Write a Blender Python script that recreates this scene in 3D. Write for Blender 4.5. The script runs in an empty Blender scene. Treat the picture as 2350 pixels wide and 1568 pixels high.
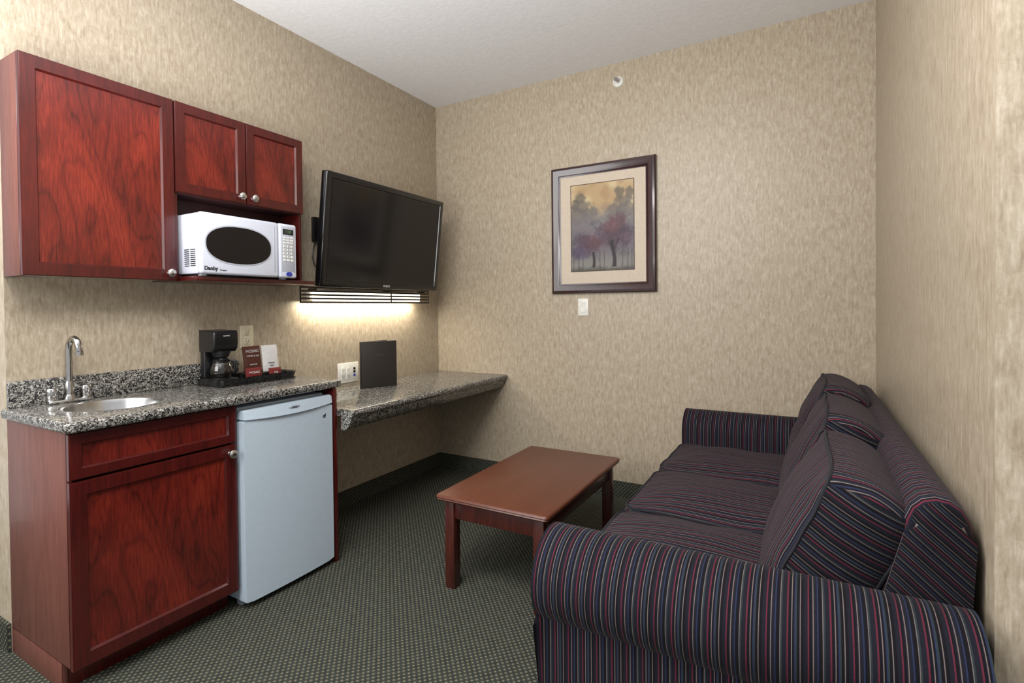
import bpy, bmesh, math, random
from mathutils import Vector, Matrix
random.seed(7)
sc=bpy.context.scene
COL=sc.collection
sc.view_settings.view_transform='Standard'
W=2.771; H=2.743

# ---------------------------------------------------------------- materials
def lin(c):
    c=c/255.0
    return c/12.92 if c<=0.04045 else ((c+0.055)/1.055)**2.4
def S(r,g,b): return (lin(r),lin(g),lin(b),1.0)
class NT:
    def __init__(s,name):
        s.m=bpy.data.materials.new(name); s.m.use_nodes=True
        s.t=s.m.node_tree; s.n=s.t.nodes; s.n.clear()
        s.out=s.n.new('ShaderNodeOutputMaterial'); s.b=s.n.new('ShaderNodeBsdfPrincipled')
        s.t.links.new(s.b.outputs[0],s.out.inputs[0])
    def new(s,t,**k):
        n=s.n.new(t)
        for a,v in k.items(): setattr(n,a,v)
        return n
    def ln(s,a,b): s.t.links.new(a,b)
    def math(s,op,a,b=None,c=None):
        n=s.n.new('ShaderNodeMath'); n.operation=op
        for i,v in enumerate((a,b,c)):
            if v is None: continue
            if isinstance(v,(int,float)): n.inputs[i].default_value=v
            else: s.ln(v,n.inputs[i])
        return n.outputs[0]
    def ramp(s,fac,stops,interp='LINEAR'):
        n=s.n.new('ShaderNodeValToRGB'); cr=n.color_ramp; cr.interpolation=interp
        while len(cr.elements)>1: cr.elements.remove(cr.elements[-1])
        cr.elements[0].position=stops[0][0]; cr.elements[0].color=stops[0][1]
        for p,c in stops[1:]:
            e=cr.elements.new(p); e.color=c
        s.ln(fac,n.inputs[0]); return n.outputs[0]
    def coord(s,scale=(1,1,1),rot=(0,0,0)):
        tc=s.n.new('ShaderNodeTexCoord'); mp=s.n.new('ShaderNodeMapping')
        mp.inputs['Scale'].default_value=scale; mp.inputs['Rotation'].default_value=rot
        s.ln(tc.outputs['Object'],mp.inputs[0]); return mp.outputs[0]
    def noise(s,vec,scale,detail=3,rough=.5,dist=0):
        n=s.n.new('ShaderNodeTexNoise'); n.inputs['Scale'].default_value=scale
        n.inputs['Detail'].default_value=detail; n.inputs['Roughness'].default_value=rough
        n.inputs['Distortion'].default_value=dist
        s.ln(vec,n.inputs['Vector']); return n.outputs[0]
    def mix(s,fac,a,b,mode='MIX'):
        n=s.n.new('ShaderNodeMix'); n.data_type='RGBA'; n.blend_type=mode
        for i,v in ((0,fac),(6,a),(7,b)):
            if isinstance(v,(int,float,tuple)): n.inputs[i].default_value=v
            else: s.ln(v,n.inputs[i])
        return n.outputs[2]
    def bump(s,h,strength=.2,dist=.001):
        n=s.n.new('ShaderNodeBump'); n.inputs['Strength'].default_value=strength; n.inputs['Distance'].default_value=dist
        s.ln(h,n.inputs['Height']); s.ln(n.outputs[0],s.b.inputs['Normal'])
    def set(s,rough=.5,metal=0,spec=.5,coat=0,coatr=.1):
        s.b.inputs['Roughness'].default_value=rough; s.b.inputs['Metallic'].default_value=metal
        s.b.inputs['Specular IOR Level'].default_value=spec
        s.b.inputs['Coat Weight'].default_value=coat; s.b.inputs['Coat Roughness'].default_value=coatr
def plain(name,c,rough=.5,metal=0,spec=.5,coat=0,var=.04,emit=0):
    s=NT(name); v=s.coord()
    n=s.noise(v,60,2)
    lo=tuple(x*(1-var) for x in c[:3])+(1,); hi=tuple(min(1,x*(1+var)) for x in c[:3])+(1,)
    col=s.ramp(n,[(.3,lo),(.7,hi)]); s.ln(col,s.b.inputs['Base Color']); s.set(rough,metal,spec,coat)
    if emit:
        s.b.inputs['Emission Color'].default_value=c; s.b.inputs['Emission Strength'].default_value=emit
    return s.m
def m_wallpaper():
    s=NT('wallpaper')
    a=s.noise(s.coord((1,1,.18)),90,4,.6,.2)
    b=s.noise(s.coord((1,1,.6)),44,5,.72,.8)
    c=s.noise(s.coord((1,1,.12)),230,2,.5)
    f=s.math('ADD',s.math('MULTIPLY',a,.40),s.math('ADD',s.math('MULTIPLY',b,.38),s.math('MULTIPLY',c,.22)))
    col=s.ramp(f,[(.37,S(146,132,112)),(.46,S(163,149,128)),(.54,S(174,161,141)),(.64,S(192,180,162))])
    s.ln(col,s.b.inputs['Base Color']); s.set(.40,0,.4); s.bump(f,.12,.001); return s.m
def m_ceiling():
    s=NT('ceiling_paint'); n=s.noise(s.coord(),45,5,.6)
    s.ln(s.ramp(n,[(.3,S(232,232,233)),(.7,S(240,240,241))]),s.b.inputs['Base Color']); s.set(.9,0,.2); s.bump(n,.3,.003); return s.m
def m_carpet(name,ax=('X','Y')):
    s=NT(name); tc=s.new('ShaderNodeTexCoord'); sp=s.new('ShaderNodeSeparateXYZ'); s.ln(tc.outputs['Object'],sp.inputs[0])
    px,py=.0225,.0120
    if ax=='base': X=s.math('ADD',sp.outputs['X'],sp.outputs['Y']); Y=sp.outputs['Z']
    else: X=sp.outputs['X']; Y=sp.outputs['Y']
    b=s.math('DIVIDE',Y,py); row=s.math('FLOOR',b)
    off=s.math('MULTIPLY',s.math('MODULO',s.math('ABSOLUTE',row),2),.5)
    a=s.math('ADD',s.math('DIVIDE',X,px),off)
    fx=s.math('MULTIPLY',s.math('SUBTRACT',s.math('FRACT',a),.5),px)
    fy=s.math('MULTIPLY',s.math('SUBTRACT',s.math('FRACT',b),.5),py)
    d=s.math('SQRT',s.math('ADD',s.math('MULTIPLY',fx,fx),s.math('MULTIPLY',fy,fy)))
    dot=s.ramp(d,[(.0,(1,1,1,1)),(.0018,(1,1,1,1)),(.0044,(0,0,0,1))])
    n=s.noise(s.coord(),420,3,.7); big=s.noise(s.coord(),30,3,.6)
    base=s.mix(.35,s.ramp(n,[(.3,S(24,27,27)),(.7,S(66,70,66))]),s.ramp(big,[(.35,S(26,30,30)),(.65,S(62,66,62))]))
    dc=s.ramp(n,[(.3,S(100,96,76)),(.7,S(170,162,130))])
    s.ln(s.mix(dot,base,dc),s.b.inputs['Base Color']); s.set(.95,0,.1); s.bump(n,.5,.003); return s.m
def m_granite():
    s=NT('granite'); v=s.coord()
    vo=s.new('ShaderNodeTexVoronoi'); vo.inputs['Scale'].default_value=255
    nz=s.new('ShaderNodeTexNoise'); nz.inputs['Scale'].default_value=90; s.ln(v,nz.inputs['Vector'])
    vm=s.new('ShaderNodeVectorMath'); vm.operation='MULTIPLY_ADD'; vm.inputs[1].default_value=(.012,.012,.012)
    s.ln(nz.outputs['Color'],vm.inputs[0]); s.ln(v,vm.inputs[2]); s.ln(vm.outputs[0],vo.inputs['Vector'])
    sp=s.new('ShaderNodeSeparateColor'); s.ln(vo.outputs['Color'],sp.inputs[0])
    big=s.noise(v,65,3,.6)
    f=s.math('ADD',s.math('MULTIPLY',sp.outputs[0],.62),s.math('MULTIPLY',big,.6))
    col=s.ramp(f,[(.0,S(16,16,18)),(.37,S(32,32,33)),(.49,S(72,71,69)),(.58,S(104,101,96)),(.70,S(132,129,122)),(.82,S(166,163,156))],'CONSTANT')
    s.ln(col,s.b.inputs['Base Color']); s.set(.16,0,.45,.2,.08); return s.m
def m_wood(name,dark,mid,light,axis='z',rough=.28,coat=.4,wave=False):
    s=NT(name); sc_={'z':(1,1,.09),'y':(1,.09,1),'x':(.09,1,1)}[axis]
    n=s.noise(s.coord(sc_),38,5,.6,1.2)
    n2=s.noise(s.coord(sc_),190,3,.6,.2)
    if wave:
        w=s.noise(s.coord((1,1,.20)),4.0,2,.5,.2)
        bands=s.math('FRACT',s.math('MULTIPLY',w,20))
        bands=s.math('POWER',s.math('MULTIPLY',s.math('ABSOLUTE',s.math('SUBTRACT',bands,.5)),2),6)
        blot=s.noise(s.coord((1,1,.5)),6,3,.5,.1)
        f=s.math('SUBTRACT',s.math('ADD',s.math('MULTIPLY',n2,.52),s.math('MULTIPLY',blot,.50)),s.math('MULTIPLY',bands,.13))
    else:
        f=s.math('ADD',s.math('MULTIPLY',n,.65),s.math('MULTIPLY',n2,.35))
    s.ln(s.ramp(f,[(.33,dark),(.5,mid),(.68,light)]),s.b.inputs['Base Color']); s.set(rough,0,.5,coat,.12); return s.m
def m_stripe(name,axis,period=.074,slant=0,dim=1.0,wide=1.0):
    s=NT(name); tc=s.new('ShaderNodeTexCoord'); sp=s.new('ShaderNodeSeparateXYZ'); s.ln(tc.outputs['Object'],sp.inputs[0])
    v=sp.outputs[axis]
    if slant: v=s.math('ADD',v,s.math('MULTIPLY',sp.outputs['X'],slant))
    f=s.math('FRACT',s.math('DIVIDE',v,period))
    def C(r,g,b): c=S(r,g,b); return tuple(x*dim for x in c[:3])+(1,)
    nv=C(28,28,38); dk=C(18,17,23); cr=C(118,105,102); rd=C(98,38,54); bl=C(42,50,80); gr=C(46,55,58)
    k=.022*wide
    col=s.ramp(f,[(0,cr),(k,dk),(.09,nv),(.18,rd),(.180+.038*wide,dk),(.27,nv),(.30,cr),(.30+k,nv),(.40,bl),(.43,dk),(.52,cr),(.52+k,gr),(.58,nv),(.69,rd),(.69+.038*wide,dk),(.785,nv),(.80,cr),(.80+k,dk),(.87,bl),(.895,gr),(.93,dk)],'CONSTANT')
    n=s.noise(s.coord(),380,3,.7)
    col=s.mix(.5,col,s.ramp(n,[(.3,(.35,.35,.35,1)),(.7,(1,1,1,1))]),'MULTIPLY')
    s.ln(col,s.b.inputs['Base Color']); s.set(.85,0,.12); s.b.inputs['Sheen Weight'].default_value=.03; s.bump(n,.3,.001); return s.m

M={}
M['wall']=m_wallpaper(); M['ceil']=m_ceiling(); M['carpet']=m_carpet('carpet'); M['cbase']=m_carpet('carpet_base','base')
M['granite']=m_granite()
M['cherry']=m_wood('cherry_frame',S(50,12,10),S(69,16,13),S(84,23,18),'z')
M['panel']=m_wood('cherry_panel',S(62,15,11),S(94,26,18),S(124,41,27),'z',wave=True)
M['side']=m_wood('cherry_side_sheen',S(88,50,41),S(103,60,50),S(115,70,58),'z',rough=.45,coat=.1)  # browner than the frame: gloss reflection on the sides is put into the colour
M['table']=m_wood('table_top_wood',S(78,37,20),S(87,42,23),S(95,48,27),'y',rough=.42,coat=.1)
M['tleg']=m_wood('table_leg_wood',S(44,15,11),S(62,22,16),S(78,31,21),'z',rough=.35)
M['frame']=m_wood('picture_frame_wood',S(26,9,11),S(44,15,17),S(62,24,24),'z',rough=.3)
M['under']=plain('cabinet_underside',S(205,196,182),.6)
M['dark']=plain('cabinet_interior',S(46,13,13),.5)
M['nickel']=plain('brushed_nickel',(.62,.60,.57,1),.25,1)
M['chrome']=plain('chrome',(.50,.49,.48,1),.12,1)
M['steel']=plain('stainless_steel',(.50,.50,.50,1),.26,1)
M['fridge']=plain('fridge_white',S(182,197,209),.4,0,.5,.1,.02)
M['fridge2']=plain('fridge_trim',S(145,156,167),.4)
M['white']=plain('microwave_white',S(200,204,216),.3,0,.5,.2,.02)
M['grey']=plain('grey_plastic',S(170,173,182),.4)
M['oval']=plain('microwave_glass',S(22,19,19),.25,0,.4,.0)
M['blue']=plain('blue_button',S(46,60,150),.4)
M['blk']=plain('black_plastic',S(14,14,16),.20,0,.5,.3)
M['blkm']=plain('dark_black_plastic',S(18,18,20),.32)
M['screen']=plain('tv_screen',S(20,19,20),.16,0,.5,.0)
M['tvtxt']=plain('silver_lettering',S(190,190,190),.4)
M['blacktxt']=plain('black_lettering',S(20,20,28),.5)
M['green']=plain('display_green',S(90,120,90),.5,emit=.05)
M['slat']=plain('dark_slat_wood',S(46,32,24),.4)
M['ivory']=plain('ivory_plastic',S(206,197,172),.4)
M['wplast']=plain('white_plastic',S(222,220,212),.4)
M['slot']=plain('socket_slot',S(30,28,26),.6)
M['leather']=plain('brown_leatherette',S(40,35,31),.55)
M['mat']=plain('cream_mat_board',S(198,184,166),.9)
M['glass']=plain('carafe_glass',S(26,22,20),.05,0,.6,.6)
M['pack']=plain('brown_foil',S(74,36,28),.4)
M['red']=plain('red_foil',S(104,32,30),.4)
M['paper']=plain('white_paper',S(206,204,202),.6)
M['tube']=plain('lamp_diffuser',S(255,246,216),.5,emit=3.2)
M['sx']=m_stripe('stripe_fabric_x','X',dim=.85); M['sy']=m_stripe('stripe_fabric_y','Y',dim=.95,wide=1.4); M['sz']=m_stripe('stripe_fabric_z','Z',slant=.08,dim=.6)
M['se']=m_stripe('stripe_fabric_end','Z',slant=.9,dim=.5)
M['pipe']=plain('fabric_piping',S(20,20,27),.9)

# ---------------------------------------------------------------- helpers
WL={}
def empty(name,loc,label,cat,group=None):
    e=bpy.data.objects.new(name,None); e.empty_display_size=.05; e.location=loc; COL.objects.link(e); WL[e.name]=Vector(loc)
    e['label']=label; e['category']=cat
    if group: e['group']=group
    return e
def finish(bm,name,mats,parent=None,label=None,cat=None,kind=None,M4=None,smooth=True,angle=35,origin=None,group=None,recalc=True):
    if M4 is not None: bm.transform(M4)
    if recalc: bmesh.ops.recalc_face_normals(bm,faces=bm.faces[:])
    if origin is None:
        lo=Vector([min(v.co[i] for v in bm.verts) for i in range(3)]); hi=Vector([max(v.co[i] for v in bm.verts) for i in range(3)])
        o=(lo+hi)/2
        if parent is None and kind is None: o.z=lo.z
    else: o=Vector(origin)
    bmesh.ops.translate(bm,verts=bm.verts[:],vec=-o)
    me=bpy.data.meshes.new(name); bm.to_mesh(me); bm.free()
    for m in (mats if isinstance(mats,list) else [mats]): me.materials.append(m)
    if smooth:
        for p in me.polygons: p.use_smooth=True
        me.set_sharp_from_angle(angle=math.radians(angle))
    ob=bpy.data.objects.new(name,me); COL.objects.link(ob); WL[ob.name]=o
    if parent is not None:
        ob.parent=parent; ob.location=o-WL[parent.name]
    else: ob.location=o
    if label: ob['label']=label
    if cat: ob['category']=cat
    if kind: ob['kind']=kind
    if group: ob['group']=group
    return ob
def add_box(bm,x0,x1,y0,y1,z0,z1,bev=0,seg=2,mi=0):
    r=bmesh.ops.create_cube(bm,size=1)
    vs=r['verts']
    for v in vs:
        v.co=Vector((x0 if v.co.x<0 else x1, y0 if v.co.y<0 else y1, z0 if v.co.z<0 else z1))
    fs={f for v in vs for f in v.link_faces}
    for f in fs: f.material_index=mi
    if bev>0:
        es={e for v in vs for e in v.link_edges}
        bmesh.ops.bevel(bm,geom=list(es),offset=bev,segments=seg,affect='EDGES',profile=.5)
def box(name,x0,x1,y0,y1,z0,z1,mat,parent=None,bev=0.002,seg=2,**k):
    bm=bmesh.new(); add_box(bm,x0,x1,y0,y1,z0,z1,bev,seg); return finish(bm,name,mat,parent,**k)
def boxes(name,lst,mat,parent=None,bev=0.0015,**k):
    bm=bmesh.new()
    for b in lst:
        add_box(bm,*b[:6],bev,2,b[6] if len(b)>6 else 0)
    return finish(bm,name,mat,parent,**k)
def add_tube(bm,pts,r,seg=10,closed=False,mi=0,cap=True):
    pts=[Vector(p) for p in pts]; n=len(pts); rings=[]
    up=Vector((0,0,1)); prevn=None
    for i,p in enumerate(pts):
        if closed: t=pts[(i+1)%n]-pts[i-1]
        else: t=pts[min(i+1,n-1)]-pts[max(i-1,0)]
        t.normalize()
        if prevn is None:
            a=up if abs(t.z)<.9 else Vector((1,0,0)); nn=(a-t*a.dot(t)).normalized()
        else: nn=(prevn-t*prevn.dot(t)).normalized()
        prevn=nn; b=t.cross(nn)
        rr=r[i] if isinstance(r,(list,tuple)) else r
        rings.append([bm.verts.new(p+nn*math.cos(2*math.pi*k/seg)*rr+b*math.sin(2*math.pi*k/seg)*rr) for k in range(seg)])
    for i in range(n if closed else n-1):
        A=rings[i];B=rings[(i+1)%n]
        for k in range(seg):
            f=bm.faces.new((A[k],A[(k+1)%seg],B[(k+1)%seg],B[k])); f.material_index=mi
    if cap and not closed:
        bm.faces.new(rings[0]).material_index=mi; bm.faces.new(rings[-1]).material_index=mi
def smooth_pts(pts,n=8):
    P=[Vector(p) for p in pts]; out=[]
    P=[P[0]*2-P[1]]+P+[P[-1]*2-P[-2]]
    for i in range(1,len(P)-2):
        for k in range(n):
            t=k/n; a,b,c,d=P[i-1],P[i],P[i+1],P[i+2]
            out.append(.5*((2*b)+(c-a)*t+(2*a-5*b+4*c-d)*t*t+(3*b-a-3*c+d)*t**3))
    out.append(P[-2]); return out
def add_lathe(bm,prof,mat4,seg=32,mi=0):
    rings=[]
    for r,z in prof:
        if r<1e-6: rings.append([bm.verts.new(mat4@Vector((0,0,z)))])
        else: rings.append([bm.verts.new(mat4@Vector((r*math.cos(2*math.pi*k/seg),r*math.sin(2*math.pi*k/seg),z))) for k in range(seg)])
    for A,B in zip(rings,rings[1:]):
        for k in range(seg):
            k2=(k+1)%seg
            if len(A)==1 and len(B)==1: continue
            if len(A)==1: f=bm.faces.new((A[0],B[k],B[k2]))
            elif len(B)==1: f=bm.faces.new((A[k],A[k2],B[0]))
            else: f=bm.faces.new((A[k],A[k2],B[k2],B[k]))
            f.material_index=mi
T=Matrix.Translation
RX=lambda a:Matrix.Rotation(math.radians(a),4,'X')
RY=lambda a:Matrix.Rotation(math.radians(a),4,'Y')
RZ=lambda a:Matrix.Rotation(math.radians(a),4,'Z')
def lathe(name,prof,m4,mat,parent=None,seg=32,**k):
    bm=bmesh.new(); add_lathe(bm,prof,m4,seg); return finish(bm,name,mat,parent,**k)
FX=RZ(90)@RX(90)   # local x->+y, y->+z, z->+x
def text(name,body,size,m4,mat,parent,depth=.0004,bold=0,align='CENTER',**k):
    c=bpy.data.curves.new('txt','FONT'); c.body=body; c.size=size; c.extrude=depth; c.align_x=align; c.align_y='CENTER'; c.offset=bold
    o=bpy.data.objects.new('txt_tmp',c); COL.objects.link(o); bpy.context.view_layer.update()
    me=bpy.data.meshes.new_from_object(o.evaluated_get(bpy.context.evaluated_depsgraph_get()))
    bpy.data.objects.remove(o); bm=bmesh.new(); bm.from_mesh(me); bpy.data.meshes.remove(me)
    return finish(bm,name,mat,parent,M4=m4,smooth=False,**k)
def prism(bm,prof,plane,a,b,bevcap=0,seg=3,mi=0):
    def P(p,t): return Vector((t,p[0],p[1])) if plane=='yz' else Vector((p[0],t,p[1]))
    A=[bm.verts.new(P(p,a)) for p in prof]; B=[bm.verts.new(P(p,b)) for p in prof]
    fa=bm.faces.new(A); fb=bm.faces.new(B[::-1]); n=len(prof)
    fs=[fa,fb]
    for i in range(n): fs.append(bm.faces.new((A[i],B[i],B[(i+1)%n],A[(i+1)%n])))
    for f in fs: f.material_index=mi
    if bevcap:
        es=list(fa.edges)+list(fb.edges)
        bmesh.ops.bevel(bm,geom=es,offset=bevcap,segments=seg,affect='EDGES',profile=.5)

# ---------------------------------------------------------------- room shell
def structure(name,*a,mat): return box(name,*a,mat,None,bev=0,kind='structure',origin=(0,0,0),smooth=False)
YE=-2.487
structure('floor',-1.6,4.2,-5.2,.12,-.1,0,mat=M['carpet'])
structure('ceiling',-1.6,4.2,-5.2,.12,H,H+.1,mat=M['ceil'])
structure('wall_left',-.12,0,YE,.12,0,H,mat=M['wall'])
structure('wall_left_return',-1.6,-.12,YE,YE+.12,0,H,mat=M['wall'])
structure('wall_back',0,W,0,.12,0,H,mat=M['wall'])
structure('wall_right',W,W+.12,-1.928,.12,0,H,mat=M['wall'])
structure('wall_right_return',W+.12,4.2,-1.928,-1.808,0,H,mat=M['wall'])
BB=.1
structure('baseboard_left',0,.012,-1.44,0,0,BB,mat=M['cbase'])
structure('baseboard_back',.012,W,-.012,0,0,BB,mat=M['cbase'])
structure('baseboard_right',W-.012,W,-1.928,-.012,0,BB,mat=M['cbase'])
structure('baseboard_return',-1.6,-.005,YE-.012,YE,0,BB,mat=M['cbase'])

# ---------------------------------------------------------------- cabinets
def door(name,y0,y1,z0,z1,x0,x1,parent,rail=.062,**k):
    bm=bmesh.new(); add_box(bm,x0,x1,y0,y1,z0,z1,0)
    f=[f for f in bm.faces if f.normal.x>.9 or all(abs(v.co.x-x1)<1e-6 for v in f.verts)][0]
    bmesh.ops.inset_region(bm,faces=[f],thickness=rail,depth=0)
    bmesh.ops.inset_region(bm,faces=[f],thickness=.007,depth=-.010)
    bmesh.ops.inset_region(bm,faces=[f],thickness=.0005,depth=0)
    f.material_index=1
    bmesh.ops.recalc_face_normals(bm,faces=bm.faces[:])
    oe=[e for e in bm.edges if all(abs(v.co.x-x1)<1e-6 for v in e.verts) and (all(abs(v.co.y-y0)<1e-6 for v in e.verts) or all(abs(v.co.y-y1)<1e-6 for v in e.verts) or all(abs(v.co.z-z0)<1e-6 for v in e.verts) or all(abs(v.co.z-z1)<1e-6 for v in e.verts))]
    bmesh.ops.bevel(bm,geom=oe,offset=.003,segments=2,affect='EDGES')
    return finish(bm,name,[M['cherry'],M['panel']],parent,**k)
def knob(x,y,z,parent):
    return lathe('knob',[(0,0),(.008,0),(.0065,.004),(.006,.012),(.013,.016),(.0165,.021),(.016,.026),(.011,.030),(0,.031)],T((x,y,z))@RY(90),M['nickel'],parent,24,label='round brushed nickel knob')
UZ0,UZ1=1.336,2.094
c1=empty('wall_cabinet',(.08,-2.24,UZ0),'tall red cherry wood wall cabinet with one shaker door','cabinet')
t=.016; D=.145
boxes('body',[(0,D,-2.487,-2.487+t,UZ0,UZ1,1),(0,D,-1.992-t,-1.992,UZ0,UZ1),(0,D,-2.487+t,-1.992-t,UZ1-t,UZ1),(0,D,-2.487+t,-1.992-t,UZ0+.006,UZ0+t,2),(0,.01,-2.487+t,-1.992-t,UZ0+t,UZ1-t)],[M['cherry'],M['side'],M['under']],c1)
d=door('door',-2.486,-1.994,UZ0+.001,UZ1-.001,D+.001,D+.02,c1); knob(D+.02,-2.022,UZ0+.032,d)
c2=empty('wall_cabinet',(.08,-1.67,UZ0),'red cherry wall cabinet with two doors above an open microwave shelf','cabinet')
ZB=1.712
boxes('body',[(0,D,-1.990,-1.990+t,UZ0,UZ1),(0,D,-1.352-t,-1.352,UZ0,UZ1),(0,D,-1.990+t,-1.352-t,UZ1-t,UZ1),(0,D,-1.990+t,-1.352-t,ZB-.004,ZB+t,1),(0,.01,-1.990+t,-1.352-t,UZ0,UZ1-t,1)],[M['cherry'],M['dark']],c2)
d=door('door',-1.989,-1.673,ZB,UZ1-.001,D+.001,D+.02,c2,rail=.056); knob(D+.02,-1.703,ZB+.03,d)
d=door('door',-1.669,-1.353,ZB,UZ1-.001,D+.001,D+.02,c2,rail=.056); knob(D+.02,-1.640,ZB+.03,d)
box('shelf',.011,.27,-1.973,-1.369,UZ0,UZ0+.02,M['cherry'],c2,bev=.004)

base=empty('base_cabinet',(.24,-2.21,0),'red cherry wood base cabinet with drawer front and door','cabinet')
bx=.46
boxes('body',[(0,bx,-2.487,-2.487+t,.09,.834,1),(0,.40,-2.487+.0,-2.487+t,0,.09,1),(0,bx,-1.94-t,-1.94,.09,.834),(0,bx,-2.487+t,-1.94-t,.09,.09+t),(.38,.40,-2.487+t,-1.94,0,.09),(bx-.02,bx,-2.487+t,-1.94-t,.79,.834)],[M['cherry'],M['side']],base)
door('drawer',-2.486,-1.942,.684,.828,bx+.001,bx+.021,base,rail=.045)
d=door('door',-2.486,-1.942,.085,.677,bx+.001,bx+.021,base,rail=.062); knob(bx+.021,-1.972,.645,d)
box('end_panel',.003,.505,-1.472,-1.452,0,.834,M['cherry'],None,label='cherry wood end panel between mini fridge and desk',cat='cabinet panel')

# countertop with hole
bm=bmesh.new(); add_box(bm,.0,.51,-2.503,-1.412,.835,.870,0)
es=[e for e in bm.edges if abs((e.verts[0].co-e.verts[1].co).z)>.01 and e.verts[0].co.x>.4]
bmesh.ops.bevel(bm,geom=es,offset=.03,segments=5,affect='EDGES',profile=.5)
es=[e for e in bm.edges if (all(v.co.z>.869 for v in e.verts) or all(v.co.z<.836 for v in e.verts)) and not all(v.co.x<.001 for v in e.verts)]
bmesh.ops.bevel(bm,geom=es,offset=.011,segments=4,affect='EDGES',profile=.5)
ct_tmp=finish(bm,'ct_tmp',M['granite'],None,origin=(0,0,0))
SK=(.245,-2.265); SR=.152
bm=bmesh.new(); bmesh.ops.create_cone(bm,cap_ends=True,segments=64,radius1=SR,radius2=SR,depth=.3,matrix=T((SK[0],SK[1],.85)))
cut=finish(bm,'cut_tmp',M['granite'],None,origin=(0,0,0))
bo=ct_tmp.modifiers.new('b','BOOLEAN'); bo.object=cut; bo.operation='DIFFERENCE'; bo.solver='EXACT'
bpy.context.view_layer.update()
me=bpy.data.meshes.new_from_object(ct_tmp.evaluated_get(bpy.context.evaluated_depsgraph_get()))
bpy.data.objects.remove(ct_tmp); bpy.data.objects.remove(cut)
bm=bmesh.new(); bm.from_mesh(me)
ctp=empty('countertop',(.25,-1.96,.835),'speckled grey granite countertop with backsplash on cherry cabinets','countertop')
finish(bm,'slab',M['granite'],ctp,angle=30)
box('backsplash',.001,.021,-2.487,-1.63,.870,.965,M['granite'],ctp,bev=.004)
sk=empty('sink',(SK[0],SK[1],.74),'round stainless steel bar sink set in granite counter','sink')
lathe('basin',[(SR-.001,.8695),(SR-.004,.8705),(SR-.010,.868),(SR-.014,.855),(SR-.022,.80),(SR-.035,.765),(SR-.06,.752),(.03,.748),(.022,.742),(0,.742)],T((SK[0],SK[1],0)),M['steel'],sk,64,recalc=False)
lathe('drain',[(.024,.7485),(.022,.751),(.015,.750),(.006,.747),(0,.747)],T((SK[0],SK[1],0)),M['chrome'],sk,24)
fa=empty('faucet',(.048,-2.32,.87),'chrome gooseneck bar faucet with two handles','faucet')
FY=-2.322; FXX=.045
bm=bmesh.new(); add_box(bm,.026,.066,FY-.068,FY+.068,.8705,.884,.006,3); add_lathe(bm,[(.022,.882),(.020,.892),(.017,.900),(0,.900)],T((FXX,FY,0)),20)
finish(bm,'base_plate',M['chrome'],fa)
bm=bmesh.new(); add_tube(bm,smooth_pts([(FXX,FY,.895),(FXX,FY,1.0),(FXX+.001,FY,1.070),(FXX+.009,FY+.002,1.098),(FXX+.028,FY+.005,1.111),(FXX+.048,FY+.008,1.102),(FXX+.057,FY+.010,1.080),(FXX+.058,FY+.011,1.054)]),.011,14); add_lathe(bm,[(.016,.9),(.015,.93),(.012,.945),(.0112,.95)],T((FXX,FY,0)),20)
add_lathe(bm,[(.013,1.048),(.013,1.062),(.0112,1.064)],T((FXX+.0582,FY+.011,0)),16)
finish(bm,'spout',M['chrome'],fa)
for sgn in (-1,1):
    bm=bmesh.new(); m=T((FXX,FY+sgn*.052,0))
    add_lathe(bm,[(.018,.882),(.017,.888),(.0165,.892),(.0185,.897),(.0185,.922),(.016,.928),(0,.930)],m,12)
    add_box(bm,FXX+.010,FXX+.026,FY+sgn*.052-.005,FY+sgn*.052+.005,.912,.924,.003,2)
    finish(bm,'handle',M['chrome'],fa,label='chrome knob handle')

# desk
desk=empty('desk',(.3,-.73,.60),'wall-mounted speckled granite desk shelf with deep front apron','desk')
bm=bmesh.new()
prof=[(.002,.733),(.600,.733),(.609,.730),(.613,.722),(.613,.712),(.608,.703),(.600,.699),(.598,.690),(.594,.676),(.585,.660),(.570,.645),(.552,.634),(.545,.632),(.53,.632),(.53,.700),(.002,.700)]
prism(bm,prof,'xz',-1.4515,-.001); finish(bm,'top',M['granite'],desk,angle=50)
boxes('support_rail',[(.002,.03,-1.45,-.002,.64,.699),(.03,.53,-.03,-.002,.66,.699)],M['slat'],desk)

# fridge
fr=empty('mini_fridge',(.26,-1.71,0),'pale white compact mini fridge under granite counter','refrigerator')
boxes('body',[(.03,.455,-1.925,-1.49,.025,.815)],M['fridge'],fr,bev=.008)
bm=bmesh.new()
n=14; yl,yr=-1.930,-1.485
prof=[(.462,yl),(.462,yr)]+[(.509+.007*(1-(2*i/n-1)**2), yr+(yl-yr)*i/n) for i in range(n+1)]
A=[bm.verts.new((p[0],p[1],.028)) for p in prof]; B=[bm.verts.new((p[0],p[1],.765)) for p in prof]
fa_=bm.faces.new(A); fb_=bm.faces.new(B[::-1])
for i in range(len(prof)): bm.faces.new((A[i],B[i],B[(i+1)%len(prof)],A[(i+1)%len(prof)]))
bmesh.ops.bevel(bm,geom=list(fa_.edges)+list(fb_.edges),offset=.006,segments=3,affect='EDGES')
fd=finish(bm,'door',M['fridge'],fr)
bm=bmesh.new()
prof=[(.462,yl),(.462,yr)]+[(.510+.012*(1-(2*i/n-1)**2), yr+(yl-yr)*i/n) for i in range(n+1)]
A=[bm.verts.new((p[0],p[1],.7665-(.010*(1-((p[1]-(yl+yr)/2)/((yr-yl)/2))**2) if i>1 else 0)+.004)) for i,p in enumerate(prof)]; B=[bm.verts.new((p[0]-.006 if i>1 else p[0],p[1],.806)) for i,p in enumerate(prof)]
fa_=bm.faces.new(A); fb_=bm.faces.new(B[::-1])
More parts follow.
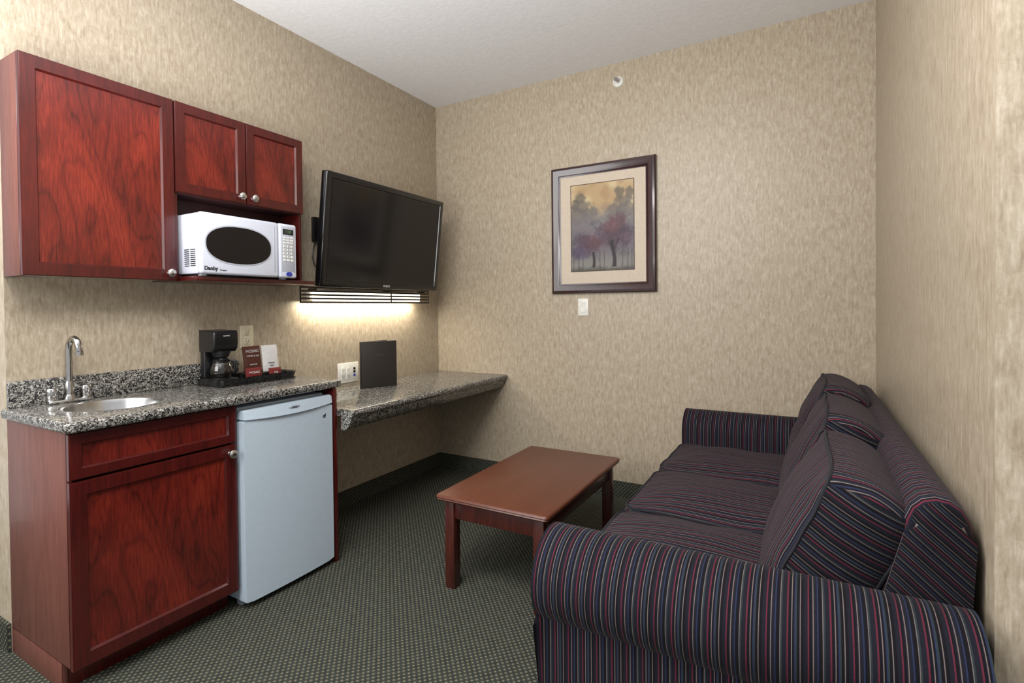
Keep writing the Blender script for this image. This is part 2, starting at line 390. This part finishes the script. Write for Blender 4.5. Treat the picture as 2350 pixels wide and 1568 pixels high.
for i in range(len(prof)): bm.faces.new((A[i],B[i],B[(i+1)%len(prof)],A[(i+1)%len(prof)]))
bmesh.ops.bevel(bm,geom=list(fb_.edges),offset=.004,segments=3,affect='EDGES')
finish(bm,'handle',M['fridge'],fd,label='moulded white grip strip')
bm=bmesh.new(); bmesh.ops.create_uvsphere(bm,u_segments=24,v_segments=10,radius=1,matrix=T((.518,-1.70,.787))@Matrix.Diagonal((.003,.030,.008,1)))
finish(bm,'badge',M['fridge2'],fd)
bm=bmesh.new(); add_tube(bm,[(.5105+.012*(1-((y+1.7075)/.2225)**2), y, .770-.010*(1-((y+1.7075)/.2225)**2)) for y in [yl+.004+(yr-yl-.008)*i/20 for i in range(21)]],.0025,8)
finish(bm,'gasket_line',M['fridge2'],fd)
text('lettering','Danby',.010,T((.5212,-1.70,.787))@FX,M['blacktxt'],fd)
text('logo','cf',.022,T((.5125,-1.535,.715))@RZ(-3)@FX,M['blacktxt'],fd,bold=.001)
boxes('foot',[(.42,.45,-1.915,-1.885,0,.026)],M['fridge2'],fr); boxes('foot',[(.42,.45,-1.53,-1.50,0,.026)],M['fridge2'],fr)

# ---------------------------------------------------------------- microwave
mz0,mz1=1.3575,1.622; my0,my1=-1.968,-1.502; mx=.298
mw=empty('microwave',(.15,-1.73,mz0),'white countertop microwave with oval dark door window','microwave')
bm=bmesh.new(); add_box(bm,.02,mx-.03,my0+.004,my1-.004,mz0+.008,mz1-.002,.006)
for i in range(9):
    for j in range(2):
        z=mz0+.04+i*.0085; x=.175+j*.045; add_box(bm,x,x+.035,my0+.0025,my0+.0045,z,z+.0035,0,mi=1)
for y in (my0+.04,my1-.04):
    for x in (.05,.24): add_box(bm,x-.012,x+.012,y-.012,y+.012,mz0,mz0+.01,.002)
finish(bm,'body',[M['white'],M['slot']],mw)
yp=-1.600
bm=bmesh.new(); add_box(bm,mx-.03,mx,my0,yp-.001,mz0+.006,mz1,.012,4); dr=finish(bm,'door',M['white'],mw)
def ell(name,yc,zc,a,b,x0,x1,mat,parent,sup=2.3,**k):
    bm=bmesh.new(); N=48
    pts=[]
    for i in range(N):
        th=2*math.pi*i/N; c,s_=math.cos(th),math.sin(th)
        pts.append((yc+a*math.copysign(abs(c)**(2/sup),c), zc+b*math.copysign(abs(s_)**(2/sup),s_)))
    prism(bm,pts,'yz',x0,x1); return finish(bm,name,mat,parent,**k)
wn=ell('window_rim',-1.795,1.493,.156,.086,mx-.002,mx+.0015,M['grey'],dr,label='grey oval window surround')
ell('window',-1.795,1.493,.150,.080,mx+.001,mx+.0025,M['oval'],dr,label='dark oval glass window')
box('handle_groove',mx-.001,mx+.001,-1.628,-1.622,mz0+.03,mz1-.02,M['grey'],dr,bev=.0005)
text('lettering','Danby',.022,T((mx+.0008,-1.925,mz0+.030))@FX,M['blacktxt'],dr,bold=.0007)
text('lettering','Designer',.009,T((mx+.0008,-1.872,mz0+.025))@FX,M['blacktxt'],dr)
bm=bmesh.new(); add_box(bm,mx-.03,mx,yp+.001,my1,mz0+.006,mz1,.010,4); cp=finish(bm,'control_panel',M['white'],mw)
box('keypad_plate',mx-.0005,mx+.0008,yp+.012,my1-.012,mz0+.035,mz1-.014,M['grey'],cp,bev=.0003)
box('display',mx+.0005,mx+.002,yp+.02,my1-.02,mz1-.052,mz1-.026,M['slot'],cp,bev=.0003)
text('display_digits','1:30',.018,T((mx+.0022,(yp+my1)/2,mz1-.039))@FX,M['green'],cp)
zz=mz1-.066
bm=bmesh.new()
for r_ in range(3):
    for c_ in range(3): add_box(bm,mx+.0006,mx+.0022,yp+.020+c_*.0205,yp+.036+c_*.0205,zz-r_*.0125-.004,zz-r_*.0125+.004,.001,1)
finish(bm,'function_buttons',M['wplast'],cp)
for r_ in range(5):
    for c_ in range(3):
        zc=zz-.042-r_*.0165; yc=yp+.028+c_*.0205
        b=box('button',mx+.0006,mx+.0025,yc-.0065,yc+.0065,zc-.0058,zc+.0058,M['wplast'],cp,bev=.002,seg=2)
        k=r_*3+c_
        if k<12 and k!=9 and k!=11:
            text('numeral',('123456789'[k] if k<9 else '0'),.010,T((mx+.0027,yc,zc))@FX,M['blacktxt'],b)
ell('start_button',yp+.052,mz0+.024,.016,.010,mx-.0005,mx+.003,M['blue'],cp,label='blue oval start button')

# ---------------------------------------------------------------- television
tv=empty('television',(.2,-.787,1.333),'black flat-screen television tilted down on wall mount','television')
TM=T((.200,-.777,1.331))@RY(6.5)
w2=.507; th=.621
bm=bmesh.new(); add_box(bm,-.045,0,-w2,w2,0,th,.008,3)
f=max(bm.faces,key=lambda f:(f.normal.x>.9)*f.calc_area()); 
bmesh.ops.inset_region(bm,faces=[f],thickness=.036,depth=0); bmesh.ops.inset_region(bm,faces=[f],thickness=.004,depth=-.006)
add_box(bm,-.085,-.045,-w2+.10,w2-.10,.07,th-.08,.02,3)
finish(bm,'housing',M['blk'],tv,M4=TM)
box('screen',-.0058,-.0045,-w2+.045,w2-.045,.045,th-.045,M['screen'],tv,bev=0,M4=TM)
text('lettering','PHILIPS',.018,TM@T((.0006,0,.018))@FX,M['tvtxt'],tv,bold=.0003)
bm=bmesh.new(); add_box(bm,0.001,.02,-.95,-.62,1.50,1.80,.002); add_box(bm,.02,.135,-.84,-.74,1.58,1.72,.004)
finish(bm,'wall_mount',M['blkm'],tv)
bm=bmesh.new(); add_box(bm,.001,.028,-1.170,-1.135,1.60,1.74,.003); add_tube(bm,smooth_pts([(.02,-1.150,1.61),(.03,-1.180,1.56),(.035,-1.190,1.50),(.05,-1.170,1.44),(.08,-1.12,1.42),(.12,-1.05,1.45)]),.0035,8)
finish(bm,'power_cable',M['blkm'],tv,label='black power adapter and cable')

# ---------------------------------------------------------------- slatted light
sl=empty('wall_light',(.06,-.79,1.248),'warm fluorescent wall light behind dark horizontal slats','lamp')
gy0,gy1=-1.325,-.232; gx=.10
bm=bmesh.new()
for i in range(5):
    z=1.246+i*.0205; add_box(bm,gx-.010,gx,gy0,gy1,z,z+.0100,.001,1)
for y in (gy0,-.62,gy1-.006): add_box(bm,gx-.012,gx-.004,y,y+.006,1.248,1.338,.001,1)
for y in (-1.215,-.62,-.27): add_box(bm,.020,gx-.010,y,y+.006,1.318,1.330,.001,1)
finish(bm,'slat_grille',M['slat'],sl)
box('diffuser',.028,.060,-1.20,-.28,1.256,1.312,M['tube'],sl,bev=.010,seg=4,label='glowing frosted lamp diffuser')
boxes('lamp_holder',[(.001,.027,-1.21,-.27,1.262,1.322),(.027,.064,-1.21,-.27,1.3125,1.322)],M['wplast'],sl)

# ---------------------------------------------------------------- outlets & switch
o1=empty('wall_outlet',(0,-1.577,1.019),'ivory duplex wall outlet above granite counter','outlet')
box('cover_plate',.0005,.006,-1.613,-1.541,1.019,1.133,M['ivory'],o1,bev=.002)
for z in (1.052,1.100):
    bm=bmesh.new(); add_box(bm,.005,.0085,-1.592,-1.562,z-.015,z+.015,.004,2)
    for dy in (-.006,.006): add_box(bm,.008,.009,-1.577+dy-.001,-1.577+dy+.001,z-.004,z+.007,0,mi=1)
    add_box(bm,.008,.009,-1.579,-1.575,z-.011,z-.007,0,mi=1)
    finish(bm,'socket',[M['ivory'],M['slot']],o1)
o2=empty('wall_outlet',(0,-.91,.758),'white double-gang wall outlet with sockets and data jack','outlet')
box('cover_plate',.0005,.006,-.993,-.829,.758,.880,M['wplast'],o2,bev=.002)
for y in (-.955,-.912):
    bm=bmesh.new(); add_box(bm,.005,.0085,y-.016,y+.016,.780,.858,.003,2)
    for z in (.800,.838):
        for dy in (-.006,.006): add_box(bm,.008,.009,y+dy-.001,y+dy+.001,z-.004,z+.007,0,mi=1)
        add_box(bm,.008,.009,y-.002,y+.002,z-.011,z-.007,0,mi=1)
    finish(bm,'socket',[M['wplast'],M['slot']],o2)
for z,c in ((.842,'slot'),(.822,'slot'),(.800,'blue')): box('data_jack',.005,.0085,-.872,-.856,z-.007,z+.007,M[c],o2,bev=.001)
sw=empty('light_switch',(1.192,0,1.152),'white rocker light switch on beige wallpaper','light switch')
box('cover_plate',1.156,1.228,-.006,-.0005,1.152,1.265,M['wplast'],sw,bev=.002)
bm=bmesh.new(); prism(bm,[(-.0055,1.176),(-.0085,1.178),(-.0065,1.208),(-.011,1.240),(-.0055,1.242)],'yz',1.177,1.207); finish(bm,'rocker',M['wplast'],sw)

# sprinkler
sp=empty('fire_sprinkler',(1.437,-.0,2.623),'white round sidewall fire sprinkler head','sprinkler')
SM=T((1.437,.0,2.623))@RX(90)
lathe('escutcheon',[(0,-.0005),(.034,-.0005),(.034,.004),(.030,.009),(.022,.010),(.020,.004),(0,.004)],SM,M['wplast'],sp,32)
bm=bmesh.new(); add_lathe(bm,[(.009,.004),(.009,.02),(.006,.03),(0,.03)],SM,16); add_tube(bm,[SM@Vector(p) for p in [(-.008,0,.015),(-.012,0,.03),(-.004,0,.045)]],.002,6); add_tube(bm,[SM@Vector(p) for p in [(.008,0,.015),(.012,0,.03),(.004,0,.045)]],.002,6); add_lathe(bm,[(0,.044),(.013,.045),(.013,.047),(0,.047)],SM,16)
finish(bm,'nozzle',M['chrome'],sp)

# ---------------------------------------------------------------- picture
pf=empty('framed_picture',(1.325,-.02,1.30),'framed print of purple trees with cream mat and dark wood frame','picture')
px0,px1,pz0,pz1=.977,1.673,1.300,2.130
bm=bmesh.new()
prf=[(0,.001),(0,.022),(.006,.030),(.018,.033),(.030,.028),(.046,.024),(.054,.016),(.064,.014),(.064,.001)]
corners=[((px0,pz0),(1,1)),((px1,pz0),(-1,1)),((px1,pz1),(-1,-1)),((px0,pz1),(1,-1))]
rings=[[bm.verts.new((c[0]+d_[0]*a,-h,c[1]+d_[1]*a)) for a,h in prf] for c,d_ in corners]
for i in range(4):
    A=rings[i];B=rings[(i+1)%4]
    for k in range(len(prf)): bm.faces.new((A[k],A[(k+1)%len(prf)],B[(k+1)%len(prf)],B[k]))
finish(bm,'frame',M['frame'],pf)
box('mat_board',px0+.06,px1-.06,-.012,-.002,pz0+.06,pz1-.06,M['mat'],pf,bev=0)
ax0,ax1,az0,az1=1.112,1.538,1.440,2.008
NX,NZ=150,200
def sm(a,b,x):
    t_=max(0,min(1,(x-a)/(b-a))); return t_*t_*(3-2*t_)
from mathutils import noise as mn
def nz(x,y,s,o=0): return mn.noise(Vector((x*s+o,y*s*1.3,o*1.7)))
def mixc(a,b,f): return tuple(a[i]*(1-f)+b[i]*f for i in range(3))
def art(u,v):
    n1=nz(u,v,9)*.5+nz(u,v,22,3)*.35+nz(u,v,48,7)*.25
    n2=nz(u,v,6,11)*.6+nz(u,v,15,13)*.4+nz(u,v,34,17)*.25
    sky=mixc((188,160,118),(210,190,150),sm(-.3,.4,nz(u,v,4,2)))
    sky=mixc(sky,(158,116,88),.35*sm(.1,.5,nz(u,v,7,5)))
    c=mixc((124,120,118),sky,sm(.55,.80,v+n1*.08))
    def blob(c,cu,cv,ru,rv,col,a=.8,soft=.35):
        d_=math.hypot((u-cu)/ru,(v-cv)/rv)+n1*.6
        return mixc(c,col,a*(1-sm(1-soft,1+soft*.4,d_)))
    for a in ((.16,.84,.10,.07),(.20,.74,.16,.08),(.12,.64,.20,.10),(.30,.66,.16,.08),(.78,.86,.09,.07),(.84,.76,.15,.08),(.88,.66,.20,.10),(.70,.68,.12,.07),(.08,.76,.08,.07),(.93,.84,.07,.07)):
        c=blob(c,*a,mixc((92,86,78),(112,106,104),sm(.9,.6,v)),.68,.4)
    c=mixc(c,(120,114,120),.5*sm(.68,.50,v)*sm(.1,.3,v))
    c=mixc(c,(102,92,104),.55*(1-sm(.05,.22,abs(v-.34+n2*.08))))
    g=sm(.18,.07,v+n1*.03); c=mixc(c,(136,132,126),g*.8)
    c=mixc(c,(62,64,54),.75*sm(.07,.0,v+n1*.04))
    for cu in (.05,.13,.2,.47,.54,.82,.9,.96):
        if v<.24: c=mixc(c,(80,66,74),.5*(1-sm(.004,.014,abs(u-cu+n1*.01))))
    for a in ((.62,.42,.22,.13,(88,68,78)),(.74,.53,.16,.11,(98,68,74)),(.86,.38,.15,.12,(82,68,84)),(.72,.38,.24,.12,(84,62,74)),(.52,.34,.14,.09,(90,72,84)),(.66,.50,.12,.08,(106,72,74)),
              (.28,.28,.22,.11,(84,64,78)),(.14,.22,.15,.08,(82,72,96)),(.37,.33,.13,.08,(98,66,70)),(.24,.35,.12,.07,(90,68,80))):
        c=blob(c,*a,.85,.5)
    if .16<v<.66: c=mixc(c,(134,106,116),.35*sm(.10,.32,n2)*(1-sm(.04,.25,abs(v-.38)-.08)))
    c=mixc(c,(56,46,54),.35*sm(.12,.34,-n2)*(1-sm(.1,.3,abs(v-.36))))
    for cu,w_,tp in ((.68,.016,.34),(.36,.011,.22)):
        b=abs(u-cu-(.02*math.sin(v*14)))
        if v<tp and v>.04: c=mixc(c,(42,32,38),.9*(1-sm(w_*(1+.8*sm(.12,.04,v)),w_*1.9+.006,b)))
    for s_ in (-1,1):
        if .22<v<.36: c=mixc(c,(48,36,42),.7*(1-sm(.005,.016,abs(u-.68-s_*(v-.2)*.55))))
    return c
bm=bmesh.new(); cl=bm.verts.layers.float_color.new('paint')
g=[[None]*(NX+1) for _ in range(NZ+1)]
for j in range(NZ+1):
    for i in range(NX+1):
        u,v=i/NX,j/NZ; vt=bm.verts.new((ax0+(ax1-ax0)*u,-.0135,az0+(az1-az0)*v))
        c=tuple(x*.92 for x in art(u,v))
        if u<.012 or u>.988 or v<.01 or v>.99: c=(60,44,36)
        vt[cl]=(lin(max(0,c[0])),lin(max(0,c[1])),lin(max(0,c[2])),1); g[j][i]=vt
for j in range(NZ):
    for i in range(NX): bm.faces.new((g[j][i],g[j][i+1],g[j+1][i+1],g[j+1][i]))
s=NT('painted_print'); at=s.new('ShaderNodeAttribute',attribute_name='paint'); s.ln(at.outputs['Color'],s.b.inputs['Base Color']); s.set(.5,0,.3)
finish(bm,'print',s.m,pf,recalc=False,smooth=False,label='painting of purple and grey trees in mist')

# ---------------------------------------------------------------- menu folder
mf=empty('menu_folder',(.19,-.84,.7335),'dark brown leatherette menu folder standing open','menu folder')
def slab(name,p,q,z0,z1,th_,mat,parent):
    p=Vector(p);q=Vector(q);d_=(q-p); L=d_.length; a=math.degrees(math.atan2(d_.y,d_.x))
    bm=bmesh.new(); add_box(bm,0,L,-th_/2,th_/2,z0,z1,.0015,2); return finish(bm,name,mat,parent,M4=T((p.x,p.y,0))@RZ(a))
fc=slab('front_cover',(.150,-.945),(.240,-.738),.7335,1.014,.006,M['leather'],mf)
slab('back_cover',(.142,-.945),(.150,-.725),.7335,1.014,.006,M['leather'],mf)
slab('spine',(.142,-.947),(.152,-.947),.7335,1.014,.008,M['leather'],mf)
a=math.degrees(math.atan2(.207,.09))
text('lettering','· A T R I A ·',.014,T((.150+.045+.0035,-.945+.1035-.0015,.93))@RZ(a)@RX(90),plain('faded_gold_lettering',S(96,84,62),.5),fc)

# ---------------------------------------------------------------- coffee tray
ty0,ty1,tx0,tx1=-1.862,-1.464,.045,.245
tr=empty('serving_tray',(.145,-1.66,.8705),'black plastic serving tray on granite counter','tray')
bm=bmesh.new()
add_box(bm,tx0+.008,tx1-.008,ty0+.008,ty1-.008,.8705,.878,.003,2)
def rr(x0,x1,y0,y1,r,z,n=5):
    out=[]
    for cx_,cy_,a0 in ((x1-r,y1-r,0),(x0+r,y1-r,90),(x0+r,y0+r,180),(x1-r,y0+r,270)):
        for i in range(n+1):
            t_=math.radians(a0+90*i/n); out.append((cx_+r*math.cos(t_),cy_+r*math.sin(t_),z))
    return out
loops=[rr(tx0+.01,tx1-.01,ty0+.01,ty1-.01,.02,.871),rr(tx0,tx1,ty0,ty1,.028,.903),rr(tx0-.004,tx1+.004,ty0-.004,ty1+.004,.03,.906),rr(tx0+.004,tx1-.004,ty0+.004,ty1-.004,.026,.903),rr(tx0+.014,tx1-.014,ty0+.014,ty1-.014,.02,.876)]
vl=[[bm.verts.new(p) for p in l] for l in loops]
for A,B in zip(vl,vl[1:]):
    for k in range(len(A)): bm.faces.new((A[k],A[(k+1)%len(A)],B[(k+1)%len(A)],B[k]))
finish(bm,'tray_pan',M['blk'],tr)
box('packet_caddy',.095,.150,-1.675,-1.475,.8782,.905,M['blkm'],tr,bev=.003,label='black packet caddy on tray')  # black caddy holding the packets, parented to the tray
cm=empty('coffee_maker',(.13,-1.79,.8785),'small black drip coffee maker with glass carafe','coffee maker')
cy0,cy1=-1.847,-1.735; ccy=(cy0+cy1)/2; ccx=.136
bm=bmesh.new(); add_box(bm,.060,.188,cy0,cy1,.8785,.902,.010,3); add_box(bm,.060,.096,cy0+.003,cy1-.003,.895,1.06,.008,3)
add_lathe(bm,[(.044,.902),(.044,.906),(0,.906)],T((ccx,ccy,0)),24)
finish(bm,'body',M['blkm'],cm)
bm=bmesh.new(); prism(bm,[(.060,1.022),(.160,1.022),(.174,1.036),(.180,1.06),(.180,1.108),(.172,1.118),(.06,1.122)],'xz',cy0-.001,cy1+.001,.006,3); add_lathe(bm,[(.032,.998),(.043,1.026),(.0,1.030)],T((ccx,ccy,0)),24)
hd=finish(bm,'brew_head',M['blkm'],cm)
text('lettering','COFFEE',.009,T((.1806,ccy,1.095))@FX,M['tvtxt'],hd)
cc=(ccx,ccy)
ca=lathe('carafe',[(.0,.9065),(.036,.9065),(.044,.915),(.047,.93),(.044,.950),(.036,.968),(.033,.976),(.034,.982),(0,.982)],T((cc[0],cc[1],0)),M['glass'],cm,32,label='dark glass coffee carafe')
bm=bmesh.new(); add_lathe(bm,[(.036,.975),(.037,.986),(.030,.994),(0,.996)],T((cc[0],cc[1],0)),24); finish(bm,'lid',M['blk'],ca)
bm=bmesh.new(); add_tube(bm,smooth_pts([(cc[0]+.026,cc[1]+.026,.982),(cc[0]+.044,cc[1]+.038,.978),(cc[0]+.050,cc[1]+.042,.950),(cc[0]+.040,cc[1]+.033,.922)]),.0055,8); finish(bm,'carafe_handle',M['blk'],ca)
lathe('carafe_band',[(.0365,.964),(.0375,.966),(.0375,.971),(.035,.973)],T((cc[0],cc[1],0)),M['chrome'],ca,32,label='chrome carafe band')
def packet(name,y0,y1,z0,z1,x,lean,mat,label,txts,tm):
    e=empty(name,(x,(y0+y1)/2,z0),label,'packet')
    MM=T((x,(y0+y1)/2,z0))@RY(lean)
    bm=bmesh.new(); r=bmesh.ops.create_cube(bm,size=1); bmesh.ops.subdivide_edges(bm,edges=bm.edges[:],cuts=6,use_grid_fill=True)
    w=(y1-y0)/2; h=z1-z0
    for v in bm.verts:
        u_=v.co.y*2; q_=v.co.z*2; k=(1-u_**4)*(1-q_**4)
        v.co=Vector((v.co.x*(.004+.012*k), v.co.y*2*w, (v.co.z+.5)*h))
    b=finish(bm,'wrapper',mat,e,M4=MM)
    for s_,sz,fz in txts: text('lettering',s_,sz,MM@T((.0088,0,h*fz))@FX,tm,b)
    return e
packet('coffee_packet',-1.660,-1.570,.9055,1.035,.110,-8,M['pack'],'brown foil coffee packet standing on black tray',[('MOSAIC',.019,.80),('COFFEE & TEA',.010,.62),('REGULAR',.009,.3)],M['paper'])
packet('coffee_packet',-1.566,-1.480,.9055,1.035,.118,-8,M['paper'],'white paper coffee packet standing on black tray',[('MOSAIC',.010,.30),('CAFE',.009,.2)],M['blacktxt'])
packet('tea_bag',-1.690,-1.608,.8783,.935,.165,-6,M['red'],'small red tea packet leaning on black tray',[('MOSAIC',.015,.6)],M['paper'])
packet('tea_bag',-1.570,-1.505,.8783,.925,.170,-6,M['red'],'small red and white tea packet on black tray',[('TEA',.014,.5)],M['paper'])

# ---------------------------------------------------------------- coffee table
ct=empty('coffee_table',(1.338,-.98,0),'low rectangular red-brown wooden coffee table','coffee table')
x0,x1,y0,y1=1.070,1.607,-1.430,-.531; tz=.41
bm=bmesh.new()
vl=[]
ins=[.012,.006,.002,.004,.0,.002,.008]; zs=[.384,.386,.391,.396,.400,.407,.410]
for i_,z in zip(ins,zs): vl.append([bm.verts.new(p) for p in rr(x0+i_,x1-i_,y0+i_,y1-i_,.016,z)])
for A,B in zip(vl,vl[1:]):
    for k in range(len(A)): bm.faces.new((A[k],A[(k+1)%len(A)],B[(k+1)%len(A)],B[k]))
bm.faces.new(vl[0][::-1]); bm.faces.new(vl[-1]); finish(bm,'tabletop',M['table'],ct,angle=60)
i=.030; lw=.048
boxes('apron',[(x0+i+lw,x1-i-lw,y0+i+.008,y0+i+.028,.305,.384),(x0+i+lw,x1-i-lw,y1-i-.028,y1-i-.008,.305,.384),(x0+i+.008,x0+i+.028,y0+i+lw,y1-i-lw,.305,.384),(x1-i-.028,x1-i-.008,y0+i+lw,y1-i-lw,.305,.384)],M['tleg'],ct)
for lx in (x0+i,x1-i-lw):
    for ly in (y0+i,y1-i-lw):
        box('leg',lx,lx+lw,ly,ly+lw,0,.384,M['tleg'],ct,bev=.003)

# ---------------------------------------------------------------- sofa
so=empty('sofa',(2.33,-1.05,0),'navy three-seat sofa with red and blue striped fabric and rolled arms','sofa')
def arm(yc,s,xe=2.755):
    r=.118; zc=.510; off=.078
    pr=[(yc-s*off,.035)]
    th0=180+math.degrees(math.acos(off/r)); 
    N=30
    for k in range(N+1):
        th_=math.radians(th0+(0-th0)*k/N) 
        pr.append((yc+s*r*math.cos(th_),zc+r*math.sin(th_)))
    pr.append((yc+s*r,.035))
    bm=bmesh.new(); prism(bm,pr,'yz',1.868,xe,.030,5)
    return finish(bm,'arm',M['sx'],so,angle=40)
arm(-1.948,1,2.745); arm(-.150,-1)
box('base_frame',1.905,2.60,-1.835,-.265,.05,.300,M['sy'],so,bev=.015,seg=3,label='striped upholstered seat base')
bm=bmesh.new()
prof=[(2.50,.04),(2.53,.30),(2.640,.735),(2.645,.765),(2.655,.790),(2.672,.808),(2.695,.816),(2.720,.812),(2.740,.798),(2.753,.772),(2.757,.735),(2.757,.04)]
prism(bm,prof,'xz',-1.885,-.10,.038,7)
bmesh.ops.recalc_face_normals(bm,faces=bm.faces[:])
for f in bm.faces:
    if abs(f.normal.y)>.6: f.material_index=1
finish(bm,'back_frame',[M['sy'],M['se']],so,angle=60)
def cushion(name,dims,tax,m4,edge=.72,pipe=True,bul=.03,mats=None,corner=.10,sag=0):
    bm=bmesh.new(); bmesh.ops.create_cube(bm,size=2); bmesh.ops.subdivide_edges(bm,edges=bm.edges[:],cuts=27,use_grid_fill=True)
    oa=[i for i in range(3) if i!=tax]
    A_,B_=dims[oa[0]]/2,dims[oa[1]]/2
    rc=corner*min(A_,B_)*2
    def F(c):
        w=c[tax]; u_,v_=c[oa[0]],c[oa[1]]
        k=edge+(1-edge)*(1-abs(u_)**3)*(1-abs(v_)**3)
        wr=.010*mn.noise(Vector((u_*2.1+m4[1][3]*7,v_*2.3,w*1.7)))
        x=u_*A_; y=v_*B_
        ex=abs(x)-(A_-rc); ey=abs(y)-(B_-rc)
        if ex>0 and ey>0:
            mxx=max(ex,ey); ln_=math.hypot(ex,ey); f_=mxx/ln_
            x=math.copysign((A_-rc)+ex*f_,x); y=math.copysign((B_-rc)+ey*f_,y)
        bb=bul*(1-w*w)
        p=[0,0,0]
        p[tax]=w*k*dims[tax]/2+wr
        p[oa[0]]=x*(1+bb*abs(u_)**3); p[oa[1]]=y*(1+bb*abs(v_)**3)
        if sag and v_>0: p[oa[1]]-=sag*(u_**2)*v_
        return Vector(p)
    bmesh.ops.recalc_face_normals(bm,faces=bm.faces[:])
    for f in bm.faces:
        f.material_index=1 if abs(f.normal.y)>.9 else 0
    for v in bm.verts: v.co=F(list(v.co))
    if pipe:
        N=28; per=[(-1+2*i/N,-1) for i in range(N)]+[(1,-1+2*i/N) for i in range(N)]+[(1-2*i/N,1) for i in range(N)]+[(-1,1-2*i/N) for i in range(N)]
        for w in (-1,1):
            pts=[]
            for a_,b_ in per:
                c=[0,0,0]; c[tax]=w; c[oa[0]]=a_; c[oa[1]]=b_; pts.append(F(c))
            add_tube(bm,pts,.0045,6,True,mi=2)
    bmesh.ops.recalc_face_normals(bm,faces=bm.faces[:])
    me=bpy.data.meshes.new(name); bm.to_mesh(me); bm.free()
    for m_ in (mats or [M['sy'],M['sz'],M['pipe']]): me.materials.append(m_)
    for p in me.polygons: p.use_smooth=True
    me.set_sharp_from_angle(angle=math.radians(60))
    ob=bpy.data.objects.new(name,me); COL.objects.link(ob); ob.parent=so
    ob.matrix_local=T(-WL[so.name])@m4
    return ob
yb=[-1.835,-1.313,-.788,-.265]
for k in range(3):
    yc=(yb[k]+yb[k+1])/2; wd=yb[k+1]-yb[k]
    cushion('seat_cushion',(.65,wd-.001,.205),2,T((2.19,yc,.388)),edge=.64,bul=.05,corner=.12)
bc=[(2.510,.610,24,.41,.235),(2.525,.640,22,.42,.23),(2.534,.656,19,.43,.22)]
for k in range(3):
    yc=(yb[k]+yb[k+1])/2; wd=yb[k+1]-yb[k]
    X_,Z_,L_,Hh,Th=bc[k]
    if k==0: yc-=.018; wd+=.036
    cushion('back_cushion',(Th,wd-.002,Hh),0,T((X_,yc,Z_))@RY(L_),edge=.70,bul=.09,corner=.16,sag=.003)
for fx in (1.95,2.66):
    for fy in (-1.93,-.17):
        box('foot',fx,fx+.05,fy-.025,fy+.025,0,.05,M['tleg'],so,bev=.003)

# ---------------------------------------------------------------- lights
def area(name,loc,rot,sx,sy,power,col=(1,1,1)):
    l=bpy.data.lights.new(name,'AREA'); l.shape='RECTANGLE'; l.size=sx; l.size_y=sy; l.energy=power; l.color=col
    o=bpy.data.objects.new(name,l); o.location=loc; o.rotation_euler=[math.radians(a) for a in rot]; COL.objects.link(o); return o
area('ceiling_lamp',(1.60,-2.8,2.68),(8,0,0),.8,.8,48,(1,.975,.95))
area('room_fill',(.5,-4.5,1.9),(80,0,-18),2.0,1.4,70,(1,.985,.97))  # added fill behind the camera, aimed at back and right walls
area('ceiling_fill',(1.3,-3.4,1.3),(180,0,0),1.6,1.6,105,(.98,.985,1))  # added upward fill to brighten the ceiling, not a real fitting
area('tube_light_down',(.055,-.79,1.250),(0,12,0),.04,.95,5.5,(1,.91,.74))
w=bpy.data.worlds.new('w'); sc.world=w; w.use_nodes=True
bg=w.node_tree.nodes['Background']; bg.inputs[0].default_value=(.97,.98,1,1); bg.inputs[1].default_value=.62

# ---------------------------------------------------------------- camera
yaw,pitch,roll=math.radians(29.52),math.radians(.841),math.radians(-.561)
f=Vector((-math.sin(yaw)*math.cos(pitch),math.cos(yaw)*math.cos(pitch),-math.sin(pitch)))
r0=Vector((math.cos(yaw),math.sin(yaw),0)); u0=r0.cross(f)
r=r0*math.cos(roll)+u0*math.sin(roll); u=-r0*math.sin(roll)+u0*math.cos(roll)
cam=bpy.data.cameras.new('camera'); co=bpy.data.objects.new('camera',cam); COL.objects.link(co)
mw4=Matrix(((r.x,u.x,-f.x,2.46787544),(r.y,u.y,-f.y,-3.2057385),(r.z,u.z,-f.z,1.21069438),(0,0,0,1)))
co.matrix_world=mw4
cam.sensor_width=36; cam.lens=1196.0/2350*36; cam.shift_y=-60.4/2350; cam.clip_start=.02
sc.camera=co
